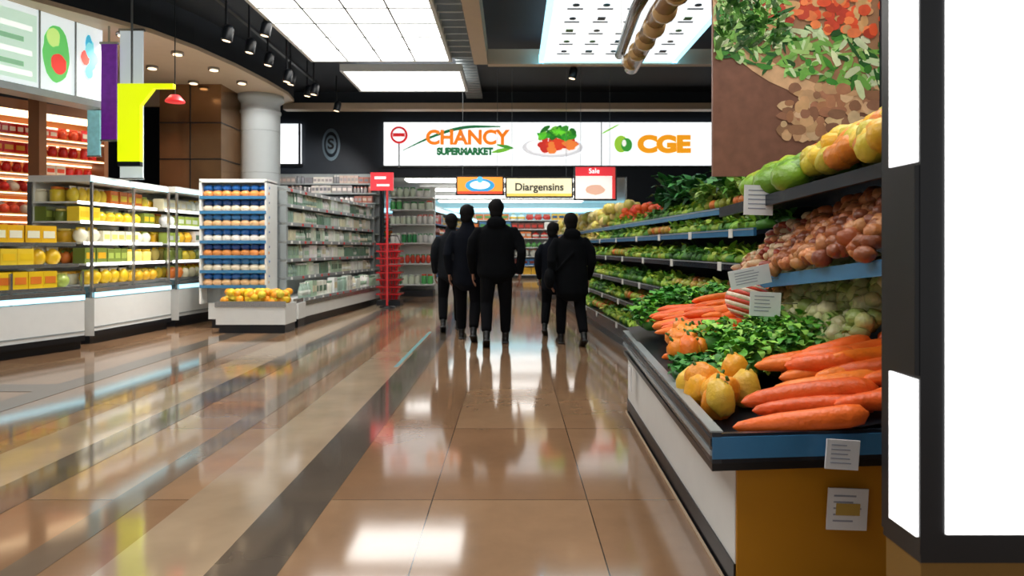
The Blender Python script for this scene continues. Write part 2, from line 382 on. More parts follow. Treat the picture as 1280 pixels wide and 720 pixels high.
hang('hanging_poster_sign',1.2,1.95,12.9,2.1,2.7,f3,[('Sale',(1.55,12.87,2.62),.13,'sign_white')])

# ================================================================ FAR HALL
b=B('far_product_shelving')
for i,z in enumerate((.15,.5,.85,1.2,1.55,1.9,2.25)):
    b.box(-5,5,26.3,26.95,z-.03,z,'white_panel'); fill(b,-5,5,26.35,z,.3,['box','bottle','bag'],MIX,(.18,.34))
b.box(-5,5,26.9,26.98,0,2.6,'white_panel'); b.box(-5,5,26.2,26.6,2.55,2.7,'cool_strip')
b.done()
b=B('far_refrigerated_aisle')
Mx,L=frame((-1.85,17.4),(-1.2,25),(-1,0)); b.T=Mx
b.box(0,L,0,.8,0,.4,'white_panel'); b.box(0,L,.75,.8,.4,2.2,'white_panel'); b.box(0,L,.1,.8,2.1,2.25,'white_panel'); b.box(0,L,.08,.1,2.1,2.2,'cool_strip')
for z in(.45,.8,1.15,1.5,1.8):
    b.box(0,L,.12,.75,z-.03,z,'blue_rail'); fill(b,0,L,.15,z,.28,['box','bottle'],MIX,(.12,.22))
b.done()
for y in(17.2,20,22.8,25):
    b=B('ceiling_light_panel'); b.box(-2.7,2.6,y,y+.6,2.88,2.94,'light_panel'); b.box(-2.75,2.65,y-.05,y+.65,2.92,2.95,'white_panel'); b.done()
b=B('wall_product_shelving')
for z in(.3,.7,1.1,1.5,1.9,2.2,2.42,2.64):
    b.box(-8,-3.1,15.5,16,z-.03,z,'grey_metal'); fill(b,-8,-3.1,15.52,z,.19 if z>2.1 else .3,['box','jar'],[c(190,170,160),c(150,145,145),c(220,210,205),c(170,110,100),c(125,125,130),c(200,195,190)],(.07,.12))
b.box(-8,-3.1,15.95,16.05,0,2.9,'grey_metal'); b.done()
b=B('wall_green_goods_shelf')
b.box(-2.95,-1.9,16.4,16.9,0,.15,'black')
for z in(.3,.8,1.3,1.75,2.1,2.4): 
    b.box(-2.95,-1.9,16.4,16.9,z-.03,z,'white_panel'); fill(b,-2.95,-1.9,16.45,z,.26,['bag','jar'],[c(60,150,90),c(90,180,100),c(220,230,210),c(220,80,60),c(235,235,230)],(.12,.2))
b.box(-2.95,-1.9,16.85,16.95,0,2.65,'white_panel'); b.done()

# ================================================================ LEFT GONDOLA
b=B('supermarket_gondola_shelf')
Mx,L=frame((-3.17,10),(-2.72,14.9),(-1,0)); b.T=Mx
S=.36
b.box(S,L,.05,.98,0,.13,'black'); b.box(S,L,0,1.0,.13,.36,'white_panel'); b.box(S,L,-.01,.0,.3,.37,'steel')
b.box(S,L,.66,.72,.36,2.12,'grey_metal')
for z in(.4,.72,1.0,1.28,1.56,1.84,2.08):
    y0=.02 if z<.5 else .3
    b.box(S,L,y0,1.0,z-.035,z,'white_panel'); b.box(S,L,y0-.015,y0,z-.045,z+.01,'grey_metal')
    if z<2: fill(b,S+.02,L-.02,y0+.03,z,.25 if z>.5 else .28,['jar','box','bottle'],PALE,(.07,.12))
    x=.5
    while x<L: b.box(x,x+.06,y0-.02,y0-.014,z-.04,z,'vc',random.choice([c(240,240,235),c(240,240,235),c(220,60,50)])); x+=rnd(.2,.45)
for x in(S+.03,L): b.box(x-.03,x+.03,.3,1.0,.36,2.12,'grey_metal')
b.done()
b=B('endcap_snack_display')
b.T=Matrix.Translation((-4.5,9.98,0))
b.box(.1,1.36,.03,.34,0,.13,'black'); b.box(.06,1.38,0,.34,.13,.36,'white_panel')
b.box(0,.92,.1,.34,.36,2.12,'grey_metal'); b.box(1.3,1.36,.0,.3,.36,.42,'steel')
BL=[c(35,105,190),c(60,130,200),c(25,75,150),c(210,225,235)]
TN=[c(235,190,140),c(240,225,200),c(230,150,80),c(245,240,230)]
for i in range(7):
    z=.62+i*.215; b.box(-.02,.94,-.1,.12,z-.02,z,'white_panel'); b.box(-.02,.94,-.11,-.1,z-.03,z+.015,'blue_rail')
    x=.0
    a=TN[i%4]; q=BL[i%3]
    while x<.86:
        b.ell((x+.07,-.02,z+.05),(.082,.06,.052),'vc_gloss',jit(a,.08),8,6,.03); b.ell((x+.07,.0,z+.135),(.08,.06,.05),'vc_gloss',jit(q,.12),8,6,.03); x+=.135
b.box(-.03,0,-.1,.34,.36,2.14,'white_panel'); b.box(.92,.95,-.1,.34,.36,2.14,'white_panel'); b.box(-.03,.95,-.1,.34,2.12,2.17,'white_panel')
b.done()
b=B('yellow_fruit_bin')
b.T=Matrix.Translation((-4.05,9.33,0))
b.box(.02,.93,.05,.48,0,.12,'black'); b.box(0,.95,0,.48,.12,.4,'white_panel'); b.box(-.01,.96,-.01,0,.36,.44,'steel')
for _ in range(110): b.ell((rnd(.06,.9),rnd(.05,.42),rnd(.42,.56)),(.06,.05,.05),'produce',jit(random.choice([c(235,190,30),c(240,160,30),c(225,205,60)]),.1),8,6,.04)
b.done()

# ================================================================ LEFT CHILLERS
def chiller(p0,p1,levels,top,pal,tall):
    b=B('refrigerated_display_case'); Mx,L=frame(p0,p1,(-1,0)); b.T=Mx
    b.box(0,L,.06,.85,0,.1,'black'); b.box(0,L,0,.85,.1,.56,'white_panel'); b.box(0,L,-.008,0,.2,.215,'grey_metal'); b.box(0,L,-.01,0,.57,.63,'cool_strip')
    b.box(0,L,-.02,.08,.63,.68,'steel'); b.box(0,L,-.01,.0,.1,.16,'black')
    b.box(0,L,.8,.86,.56,top,'white_panel')
    n=max(2,int(L/.8))
    for i in range(n+1):
        x=L*i/n; b.box(x-.012,x+.012,.02,.05,.56,top if tall else .9,'steel')
    for x in(0,L): b.box(x-.012,x+.012,.8,.86,.56,top,'steel')
    for k,z in enumerate(levels):
        y0=.06+.04*k; b.box(0,L,y0,.8,z-.02,z,'white_panel'); b.box(0,L,y0-.012,y0,z-.03,z+.01,'light_box' if tall and k else 'steel')
        for yy in(0,.22,.44): fill(b,.03,L-.03,y0+.03+yy,z,.21,['bag','box','bag','jar'],pal,(.12,.2))
    if tall:
        b.box(0,L,.05,.86,top,top+.08,'white_panel'); b.box(0,L,.04,.05,top,top+.05,'cool_strip')
    b.done()
chiller((-5.75,5.6),(-4.95,7.9),[.72,.98,1.22],1.3,YEL,False)
chiller((-5.08,8.3),(-4.95,9.9),[.72,.98,1.24,1.5,1.74],1.98,YEL,True)
chiller((-4.93,10.1),(-4.72,12.0),[.72,.98,1.24,1.5,1.74],2.0,YEL+PALE,True)

b=B('illuminated_fruit_wall_shelf')
Mx,L=frame((-8.3,8.4),(-6.55,11.0),(-1,1)); b.T=Mx
b.box(0,L,.5,.56,0,3.4,'vc',c(190,120,65)); b.box(0,L,0,.55,3.2,3.35,'vc',c(130,85,55)); b.box(0,L,.02,.06,3.1,3.2,'warm_light')
for x in(0,L*.5,L): b.box(x-.03,x+.03,-.02,.55,0,3.4,'vc',c(140,90,55))
RED=[c(215,45,40),c(235,90,60),c(240,225,205),c(235,165,60),c(200,40,40)]
for k,z in enumerate((.75,1.05,1.35,1.68,2.0,2.28,2.56,2.84)):
    b.box(0,L,.0,.5,z-.04,z,'vc',c(200,145,90)); b.box(0,L,.4,.44,z+.2,z+.22,'warm_light')
    b.box(0,L,-.01,.0,z-.035,z-.02,'warm_light')
    if k in(0,1,2,3,4):
        for row in range(2):
            x=.08; kk=0
            while x<L-.06:
                kk+=1
                b.ell((x,.08+row*.14,z+.07+row*.05),(.068,.068,.066),'produce',jit(RED[(k+kk//6)%2] if rnd(0,1)<.65 else RED[2],.1),8,6); x+=.13
    else: fill(b,.05,L-.05,.06,z,.2,['box','jar','bag'],RED,(.09,.16))
b.done()
E=empty('shop_fascia_sign'); b=B('fascia')
Mx,L=frame((-6.72,6.2),(-5.52,9.2),(-1,0)); b.T=Mx
b.box(0,L,.05,.3,3.1,4.1,'grey_metal'); b.box(0,L,-.0,.05,3.14,4.1,'print_lit',c(208,218,220)); b.box(0,L,-.02,.3,3.05,3.14,'grey_metal')
GR=[c(60,150,60),c(110,180,70),c(30,100,50)]
b.box(1.6,2.36,-.004,0,3.2,4.02,'print_lit',c(180,205,188))
for i,z in enumerate((3.85,3.7,3.55,3.4,3.3)): b.box(1.7,2.3-.1*(i%2),-.008,-.004,z-.04,z+.02,'print_lit',c(236,242,236) if i%2==0 else c(120,165,130))
for x in(2.38,2.84,1.55): b.box(x,x+.02,-.012,0,3.14,4.1,'grey_metal')
b.disk(2.6,3.62,.17,.36,-.004,'print_lit',c(90,180,90),24,.04); b.disk(2.63,3.5,.1,.13,-.006,'print_lit',c(220,60,50),16,.05); b.disk(2.56,3.82,.09,.12,-.006,'print_lit',c(180,215,120),16,.1)
for _ in range(7): b.disk(3.03+rnd(-.06,.1),rnd(3.35,3.9),rnd(.04,.08),rnd(.08,.14),-.006-rnd(0,.004),'print_lit',random.choice([c(60,160,190),c(120,200,210),c(220,100,90)]),10,.1)
b.done(E)
b=B('column_brown'); b.box(-7.02,-6.86,9.9,10.06,0,4.1,'vc',c(120,80,52)); b.done()
def banner(name,x0,x1,y,z0,z1,col,top=4.1,m='print'):
    b=B(name); b.box(x0,x1,y,y+.03,z0,z1,m,col); b.box(x0-.02,x1+.02,y-.005,y+.035,z1,z1+.03,'steel'); b.box(x0-.01,x1+.01,y-.005,y+.035,z0-.02,z0,'steel')
    b.box((x0+x1)/2-.01,(x0+x1)/2+.01,y,y+.02,z1,top,'steel'); b.done()
banner('purple_hanging_banner',-5.42,-5.22,9.0,2.6,3.86,c(115,32,165),4.6)
banner('grey_column_standin',-5.2,-4.9,9.05,2.1,4.05,c(160,168,172),4.6,'print_lit')  # hung panel standing in for a grey column; added glow brightens it
banner('teal_hanging_banner',-6.1,-5.92,9.8,2.5,3.15,c(120,180,190),4.04)
b=B('yellow_direction_sign')
yc=c(212,228,0)
b.box(-5.06,-4.77,8.75,8.82,2.28,3.28,'print_lit',yc); b.box(-4.77,-4.35,8.75,8.82,3.22,3.28,'print_lit',yc)
b.raw([(-4.77,8.75,3.22),(-4.6,8.75,3.22),(-4.77,8.75,3.0),(-4.77,8.82,3.22),(-4.6,8.82,3.22),(-4.77,8.82,3.0)],[(0,1,2),(3,4,5),(1,4,5,2)],'print_lit',yc)
b.box(-4.9,-4.88,8.77,8.79,3.28,4.6,'wire'); b.box(-5.06,-4.77,8.75,8.82,2.22,2.28,'black'); b.done()
b=B('red_pendant_lamp'); b.lathe([(.02,3.18),(.06,3.17),(.12,3.1),(.12,3.08)],'red_txt',seg=16,M=Matrix.Translation((-4.42,8.95,0))); b.box(-4.425,-4.415,8.945,8.955,3.18,4.6,'black'); b.done()
b=B('round_column'); M=Matrix.Translation((-4.86,13.2,0))
mat('concrete',c(185,192,195),.4,var=.08,nscale=2)
b.lathe([(.38,0),(.38,.3),(.36,.32),(.36,3.75),(.38,3.76),(.38,3.8),(.36,3.81),(.36,3.95),(.43,4.0),(.43,4.1)],'concrete',seg=32,M=M)
for z in(1.6,2.6,3.4): b.lathe([(.364,z),(.364,z+.01)],'grey_metal',seg=32,M=M)
b.done()
lamp('SPOT',(-4.2,11.2,4.0),(-4.86,13.2,2.8),160,.05,(1,.97,.92),.9,'column_fill_lamp')  # added spot with no fixture, brightens the round column
b=B('bronze_clad_column'); b.box(-6.3,-5.2,12.2,13.2,0,4.1,'bronze')
for z in(1.0,1.9,2.75,3.4): b.box(-6.31,-5.19,12.19,13.21,z,z+.02,'black')
b.box(-5.76,-5.74,12.19,12.2,0,4.1,'black'); b.done()
b=B('red_shopping_basket_stack'); b.T=Matrix.Translation((-2.5,14.0,0))
b.box(-.24,.24,-.2,.2,0,.1,'black')
rc=c(190,25,35)
for i in range(8):
    z=.12+i*.145
    def ring(w,d,zz): return [(-w,-d,zz),(w,-d,zz),(w,d,zz),(-w,d,zz)]
    v=ring(.17,.13,z)+ring(.2,.15,z+.1)+ring(.2,.15,z+.1)+ring(.25,.19,z+.1)+ring(.25,.19,z+.13)
    f=[(0,1,2,3)]
    for k in range(4):
        k2=(k+1)%4
        for o in(0,4,8,12): f.append((o+k,o+k2,o+4+k2,o+4+k))
    f.append((16,17,18,19))
    b.raw(v,f,'vc_gloss',jit(rc,.15))
    for x in(-.12,-.06,0,.06,.12): b.box(x-.008,x+.008,-.165,-.14,z+.01,z+.09,'black')
b.tube([(-.22,0,1.26),(-.15,0,1.42),(.15,0,1.42),(.22,0,1.26)],[.012]*4,'black',seg=6)
b.done()
b=B('red_price_post_sign'); b.T=Matrix.Translation((-2.45,13.4,0))
b.lathe([(.16,0),(.16,.02),(.03,.04)],'black',seg=16); b.box(-.02,.02,-.02,.02,.02,2.6,'vc',c(200,40,45)); b.box(-.32,.12,-.03,.03,2.3,2.65,'print_lit',c(210,40,50)); b.box(-.24,-.02,-.036,-.03,2.52,2.57,'print_lit',c(240,220,220)); b.box(-.2,.05,-.036,-.03,2.38,2.42,'print_lit',c(240,200,200)); b.done()

# ================================================================ RIGHT LONG PRODUCE RACK
b=B('produce_shelf_rack')
Mx,L=frame((1.42,4.95),(.72,19.5),(1,0)); b.T=Mx
b.box(0,L,.05,1.0,0,.12,'black'); b.box(0,L,0.0,1.0,.12,.24,'black_rail'); b.box(0,L,.92,1.0,0,1.75,'darkwall')
G1=[c(125,170,50),c(165,200,70),c(80,140,40),c(190,205,80)]; G2=[c(65,120,40),c(95,155,50),c(45,95,35)]
Y1=[c(210,190,90),c(225,210,140),c(170,170,80),c(220,195,120)]
lv=[.27,.52,.76,1.04,1.3,1.5]; sb=[0,.1,.18,.27,.36,.45]
for k,(z,y0) in enumerate(zip(lv,sb)):
    b.raw([(0,y0,z-.03),(L,y0,z-.03),(L,.95,z+.05),(0,.95,z+.05),(0,y0,z),(L,y0,z),(L,.95,z+.08),(0,.95,z+.08)],[(0,1,2,3),(4,5,6,7),(0,1,5,4),(0,3,7,4),(1,2,6,5)],'black_rail')
    b.box(0,L,y0-.02,y0,z-.04,z+.02,'blue_rail' if k>=4 else 'black_rail'); b.box(0,L,y0-.024,y0-.02,z+.005,z+.015,'grey_metal')
    x=.1
    while x<L-.1:
        far=x>7
        seglen=int(x/1.1+k*1.7)%5
        pal=[G1,G2,G1,G1,[c(215,120,50),c(200,160,60),c(160,170,60)]][seglen]
        if far: pal=Y1 if k>2 else G1
        for row in range(2):
            p=(x+rnd(-.03,.03),y0+.1+row*.16,z+.03+row*.02)
            if seglen==4 and not far: b.ell((p[0],p[1],p[2]+.04),(.06,.05,.05),'produce',jit(random.choice(pal),.15),8,6,.05)
            else: 
                b.ell((p[0],p[1],p[2]+.01),(.09,.08,.05),'leafy',jit(random.choice(pal),.2),8,6,.12)
                b.bunch((p[0],p[1],p[2]+.02),.13,7 if far else 12,pal)
        x+=.15
    if k<5:
        x=.4
        while x<L: b.box(x,x+.08,y0-.03,y0-.024,z-.05,z+.02,'vc',c(235,235,230)); x+=rnd(.9,1.6)
DG=[c(35,95,45),c(50,125,55),c(30,75,36),c(85,150,75)]
for _ in range(34):
    p=(rnd(.9,3.6),rnd(.55,.9),rnd(1.6,1.85)); b.bunch(p,.26,14,DG)
for _ in range(26):
    p=(rnd(.4,1.8),rnd(.5,.8),rnd(1.55,1.68)); b.bunch(p,.18,14,[c(130,180,70),c(170,205,100),c(100,155,60)])
for _ in range(70): b.ell((rnd(3.6,5.5),rnd(.5,.85),rnd(1.56,1.74)),(.06,.06,.055),'produce',jit(random.choice([c(220,60,35),c(235,95,40)]),.1),8,6)
for _ in range(260): b.ell((rnd(5.6,14.2),rnd(.5,.9),rnd(1.56,1.85)),(.1,.09,.09),'produce',jit(random.choice(Y1),.15),8,6,.08)
b.done()

# ================================================================ NEAR PRODUCE STAND
E=empty('produce_display_stand')
b=B('cabinet')
def prism(bot,top,z0,z1,m):
    v=[(x,y,z0) for x,y in bot]+[(x,y,z1) for x,y in top]
    b.raw(v,[(0,1,2,3),(4,5,6,7)]+[(i,(i+1)%4,4+(i+1)%4,4+i) for i in range(4)],m)
base=[(.75,2.31),(2.3,2.42),(2.3,4.88),(.82,4.86)]
prism(base,base,.0,.10,'black')
w=[(.755,2.312),(2.3,2.422),(2.3,4.87),(.825,4.85)]
prism(w,w,.10,.45,'white_panel')
b.raw([(.758,2.300,.0),(2.3,2.41,.0),(2.3,2.41,.44),(.758,2.300,.44)],[(0,1,2,3)],'mustard')
b.raw([(.758,2.300,.0),(.758,2.312,.0),(.758,2.312,.44),(.758,2.300,.44)],[(0,1,2,3)],'mustard')
b.raw([(.742,2.31,0),(.742,2.31,.02),(.81,4.86,.02),(.81,4.86,0)],[(0,1,2,3)],'beige')
tp=[(.645,2.2),(2.3,2.36),(2.3,4.66),(.76,4.64)]
prism(w,tp,.42,.45,'black')
prism(tp,tp,.45,.475,'black')
def rail(p,q,z0,z1,t,m,off=0,rise=0):
    p=Vector((*p,0));q=Vector((*q,0)); u=(q-p).normalized(); n=Vector((u.y,-u.x,0))
    v=[]
    for z in(z0,z1):
        for a in(p,q):
            for o in(off,off+t): v.append(tuple(a+n*o+Vector((0,0,z+(rise if a is p else 0)))))
    b.raw(v,[(0,1,3,2),(4,5,7,6),(0,1,5,4),(2,3,7,6),(0,2,6,4),(1,3,7,5)],m)
rail(tp[0],tp[1],.475,.57,.02,'black_rail',-.02); rail(tp[0],tp[1],.49,.56,.006,'blue_rail',0)
rail(tp[3],tp[0],.475,.575,.03,'black_rail',-.03,.03); rail(tp[3],tp[0],.50,.515,.006,'grey_metal',0,.015); rail(tp[3],tp[0],.575,.58,.04,'grey_metal',-.035,.03)
rail(tp[3],tp[0],.53,.555,.005,'black',0,.02)
def zb(x,y): return .49+(x-.65)*.16+(y-2.2)*.05
b.raw([(.67,2.22,zb(.67,2.2)),(2.3,2.38,zb(2.3,2.4)),(2.3,4.64,zb(2.3,4.6)),(.78,4.62,zb(.78,4.6))],[(0,1,2,3)],'black')
def uplev(p0,p1,z0,z1,m,mr,hh):
    (x0,y0),(x1,y1)=p0,p1
    v=[(x0,y0,z0),(x1,y1,z1),(2.35,y1,z1+.08),(2.35,y0,z0+.08)]
    v+= [(x,y,z+.02) for x,y,z in v]
    b.raw(v,[(0,1,2,3),(4,5,6,7),(0,3,7,4),(1,2,6,5)],m)
    b.raw([(x0-.005,y0,z0-hh*.5),(x1-.005,y1-.02,z1-hh*.5),(x1-.005,y1-.02,z1+hh*.6),(x0-.005,y0,z0+hh*.6),(x0+.02,y0,z0-hh*.5),(x1+.02,y1,z1-hh*.5),(x1+.02,y1,z1+hh*.6),(x0+.02,y0,z0+hh*.6)],[(0,1,2,3),(4,5,6,7),(0,1,5,4),(3,2,6,7),(1,2,6,5)],mr)
uplev((1.28,3.95),(1.32,2.42),.95,1.10,'grey_metal','blue_rail',.055)
uplev((1.22,4.0),(1.36,2.5),1.375,1.455,'black_rail','black_rail',.05)
b.box(2.3,2.36,2.4,4.7,0,2.9,'darkwall')
b.done(E)
b=B('price_card_holders')
def card(p,w,h,rz=0,tilt=0,pic=False):
    M=Matrix.Translation(p)@Matrix.Rotation(rz,4,'Z')@Matrix.Rotation(tilt,4,'Y')
    b.box(-w/2,w/2,-.003,.003,-h/2,h/2,'vc',c(232,236,240),M)
    for i in range(5): b.box(-w*.36,w*rnd(.1,.36),-.004,-.003,h*(.3-.15*i),h*(.34-.15*i),'vc',c(150,158,175),M)
    if pic: b.box(-w*.3,w*.3,-.005,-.004,-.02,.02,'vc',c(190,160,80),M)
card((1.06,2.19,.507),.11,.095,.07,.08); card((1.13,2.30,.29),.14,.14,.07,.06,True)
card((1.235,3.42,1.41),.145,.15,0,.03); card((1.15,3.3,1.03),.2,.09,0,-.2); card((1.15,3.1,.915),.14,.11,0,.05)
b.box(1.1,1.3,3.305,3.31,1.02,1.025,'steel'); b.box(1.1,1.3,3.105,3.11,.915,.92,'steel')
b.box(.765,.772,4.4,4.5,.24,.4,'vc',c(235,238,240)); b.done(E)

OR=[c(244,110,40),c(250,130,45),c(235,98,35),c(248,120,30)]
b=B('carrot_pile')
for j in range(6):
    for x in(.99,1.37,1.7):
        yy=2.26+j*.075+x*.08-.06; b.carrot((x+rnd(-.08,.08)+.035*j,yy,zb(x,yy)+.045+j*.022),rnd(-.12,.12)+math.pi,rnd(.38,.48),rnd(.034,.045),jit(random.choice(OR),.08),rnd(.06,.14))
for _ in range(20):
    x=rnd(1.15,1.75); y=rnd(2.5,2.78); b.carrot((x,y,zb(x,y)+rnd(.08,.15)+(x-1.1)*.03),rnd(-.3,.3)+math.pi,rnd(.24,.36),rnd(.036,.05),jit(random.choice(OR),.08),.1+rnd(-.12,.12))
for _ in range(85):
    x=rnd(.92,1.6); y=rnd(3.4,4.15); b.carrot((x,y,zb(x,y)+rnd(.04,.12)+(x-.9)*.12+(y-3.4)*.05),rnd(-.3,.3)+math.pi,rnd(.26,.42),rnd(.022,.036),jit(random.choice(OR),.1),.15+rnd(-.15,.15))
b.done()
b=B('bell_pepper_pile')
def pepper(p,r,col):
    rt=Matrix.Rotation(rnd(0,6),4,'Z')@Matrix.Rotation(rnd(-1.2,1.2),4,'X')
    b.ell(p,(r,r,r*1.3),'produce',col,14,9,.09,rt)
    b.tube([tuple(Vector(p)+rt@Vector((0,0,r*1.15))),tuple(Vector(p)+rt@Vector((.01,0,r*1.6)))],[.008,.006],'leafy',c(70,110,40),6)
for _ in range(24):
    x=rnd(.76,1.02); y=rnd(3.15,3.6); pepper((x,y,zb(x,y)+rnd(.06,.14)),rnd(.045,.06),jit(random.choice([c(245,140,35),c(240,115,30),c(245,160,40)]),.08))
for _ in range(12):
    x=rnd(.74,.92); y=rnd(2.5,2.88); pepper((x,y,zb(x,y)+rnd(.05,.11)),rnd(.05,.062),jit(random.choice([c(240,170,40),c(240,150,40),c(225,180,60)]),.08))
b.done()
b=B('lettuce_and_herb_heap')
LG=[c(90,165,45),c(130,195,65),c(60,130,40),c(160,210,90)]
def frill(p,size,n,cols):
    for _ in range(n):
        a=rnd(0,6.283); t=rnd(0,1.5); d=Vector((math.cos(a)*math.sin(t),math.sin(a)*math.sin(t),math.cos(t)))
        q=Vector(p)+d*size*rnd(.5,1)
        b.leaf(tuple(q),rnd(0,6.28),rnd(-.2,1.2),rnd(.03,.055),rnd(.025,.05),'leafy',jit(random.choice(cols),.25),rnd(.2,1.1))
def under(p,s,col): b.ell(p,(s,s,s*.7),'leafy',col,10,7,.08)
for _ in range(40):
    x=rnd(.94,1.42); y=rnd(2.84,3.28); p=(x,y,zb(x,y)+rnd(.06,.13)); under(p,.07,c(60,125,35)); frill(p,.11,65,LG)
for _ in range(9):
    x=rnd(.75,.86); y=rnd(2.9,3.14); p=(x,y,zb(x,y)+.06); under(p,.045,c(30,90,30)); frill(p,.06,60,[c(40,115,40),c(65,145,50)])
for _ in range(38):
    x=rnd(.84,1.32); y=rnd(4.15,4.6); p=(x,y,zb(x,y)+rnd(.05,.16)); under(p,.06,c(50,110,30)); frill(p,.1,60,[c(65,145,35),c(110,180,45),c(45,115,30)])
b.done()
b=B('fennel_and_sprout_pile')
for _ in range(480):
    x=rnd(1.32,1.95); y=rnd(2.75,3.8); z=zb(x,y)+.10+min(.24,(x-1.30)*.9)+rnd(-.03,.03)
    b.ell((x,y,z),(rnd(.03,.055),rnd(.03,.05),rnd(.028,.042)),'produce',jit(random.choice([c(175,180,115),c(195,195,140),c(150,165,90),c(210,205,160)]),.12),9,6,.14)
for _ in range(220):
    x=rnd(1.32,1.8); y=rnd(2.75,3.8); b.leaf((x,y,zb(x,y)+.13+min(.24,(x-1.3)*.9)),rnd(0,6.28),rnd(0,1),.06,.02,'leafy',jit(c(150,165,90),.2),.4)
b.done()
b=B('striped_melon'); M=Matrix.Translation((1.19,3.42,.9))
for k in range(14):
    t0=math.pi*k/14; t1=math.pi*(k+1)/14; r=.12
    b.lathe([(max(.001,r*math.sin(t0)),r*math.cos(t0)*.8),(max(.001,r*math.sin(t1)),r*math.cos(t1)*.8)],'produce',c(215,70,45) if k%2 else c(235,215,190),18,M@Matrix.Rotation(.3,4,'Y'))
b.done()
b=B('potato_and_root_pile')
for _ in range(620):
    t=rnd(0,1); y=3.93-t*1.45; x=rnd(1.28,1.85)
    z=.99+.15*t+.02+min(.25,(x-1.27)*1.0)+rnd(-.03,.03)
    col=random.choice([c(158,88,50),c(178,104,58),c(130,68,42),c(198,132,82)]) if t>.35 else random.choice([c(205,145,100),c(160,70,50),c(215,185,145)])
    if t>.4: rr=(rnd(.035,.055),rnd(.03,.042),rnd(.028,.04))
    else: rr=(rnd(.03,.06),rnd(.02,.03),rnd(.02,.028))
    b.ell((x,y,z),rr,'produce',jit(col,.15),9,6,.08,Matrix.Rotation(rnd(0,3),4,'Z'))
b.done()
b=B('mango_pile')
for _ in range(170):
    t=rnd(.45,1); y=3.9-t*1.4; x=rnd(1.38,1.95); z=1.45+.05*t+.05+min(.07+.07*t,(x-1.36)*1.0)+rnd(-.015,.015)
    b.ell((x,y,z),(.085,.065,.06),'produce',jit(random.choice([c(235,175,40),c(225,130,35),c(210,190,60),c(240,200,65)]),.1),12,8,.05,Matrix.Rotation(rnd(0,3),4,'Z')@Matrix.Rotation(rnd(-.5,.5),4,'Y'))
b.done()
b=B('green_melon_pile')
for _ in range(50):
    y=rnd(3.2,3.95); x=rnd(1.3,1.75); z=1.44+.05+min(.1,(x-1.3)*.6)
    b.ell((x,y,z),(.09,.08,.07),'produce',jit(random.choice([c(120,165,40),c(170,190,50),c(100,145,40)]),.1),12,8,.04,Matrix.Rotation(rnd(0,3),4,'Z'))
b.done()
b=B('fresh_produce_poster')
x0,x1,z0,z1=1.26,2.5,1.62,3.1; y=4.28
b.box(x0,x1,y,y+.03,z0,z1,'print',c(118,80,64)); b.clip=(x0,x1,z0,z1)
b.disk(2.0,2.5,.85,.42,y-.003,'print',c(205,165,125),40,.01,-.35)
b.disk(2.03,2.55,.78,.37,y-.004,'print',c(150,110,80),40,.01,-.35)
PG=[c(60,120,45),c(110,160,70),c(40,85,38),c(150,185,110),c(190,205,160)]
for _ in range(260):
    t=rnd(0,1); X=1.28+t*1.2; Z=2.5-t*.28+rnd(-.13,.2); b.disk(X,Z,rnd(.02,.08),rnd(.008,.025),y-.006-rnd(0,.004),'print',jit(random.choice(PG),.2),8,.2,rnd(-1.3,1.3))
for _ in range(220):
    X=rnd(1.55,2.5); Z=rnd(2.58,3.1)-.12*(X-1.5)
    b.disk(X,Z,rnd(.02,.055),rnd(.02,.045),y-.011-rnd(0,.003),'print',jit(random.choice([c(205,80,45),c(220,120,70),c(175,60,40),c(195,150,100)]),.15),12,.1)
for _ in range(160):
    X=rnd(1.28,1.7); Z=rnd(2.42,2.8); b.disk(X,Z,rnd(.02,.09),rnd(.008,.022),y-.016,'print',jit(random.choice(PG),.2),8,.2,rnd(-1.5,1.5))
for _ in range(160):
    X=rnd(1.7,2.5); Z=2.02+rnd(-.16,.16); b.disk(X,Z,rnd(.02,.06),rnd(.02,.045),y-.006-rnd(0,.003),'print',jit(random.choice([c(190,150,110),c(165,115,85),c(205,170,130),c(140,100,75)]),.12),12,.1)
b.clip=None
b.box(1.29,1.31,y,y+.02,z1,4.6,'steel'); b.box(2.25,2.27,y,y+.02,z1,4.6,'steel')
b.done()

# ================================================================ LIGHT TOTEM
b=B('advertising_lightbox_totem')
b.box(.957,2.0,1.6,1.767,.45,2.9,'black')
b.box(1.015,1.94,1.594,1.6,.50,2.85,'light_box')
b.box(.951,.957,1.606,1.722,1.373,2.85,'light_box'); b.box(.951,.957,1.606,1.722,.49,.86,'light_box')
b.box(.945,.957,1.602,1.735,.87,1.365,'black')
b.box(.965,2.0,1.61,1.76,.0,.45,'brown_base'); b.box(.96,2.0,1.603,1.765,.43,.452,'black'); b.done()

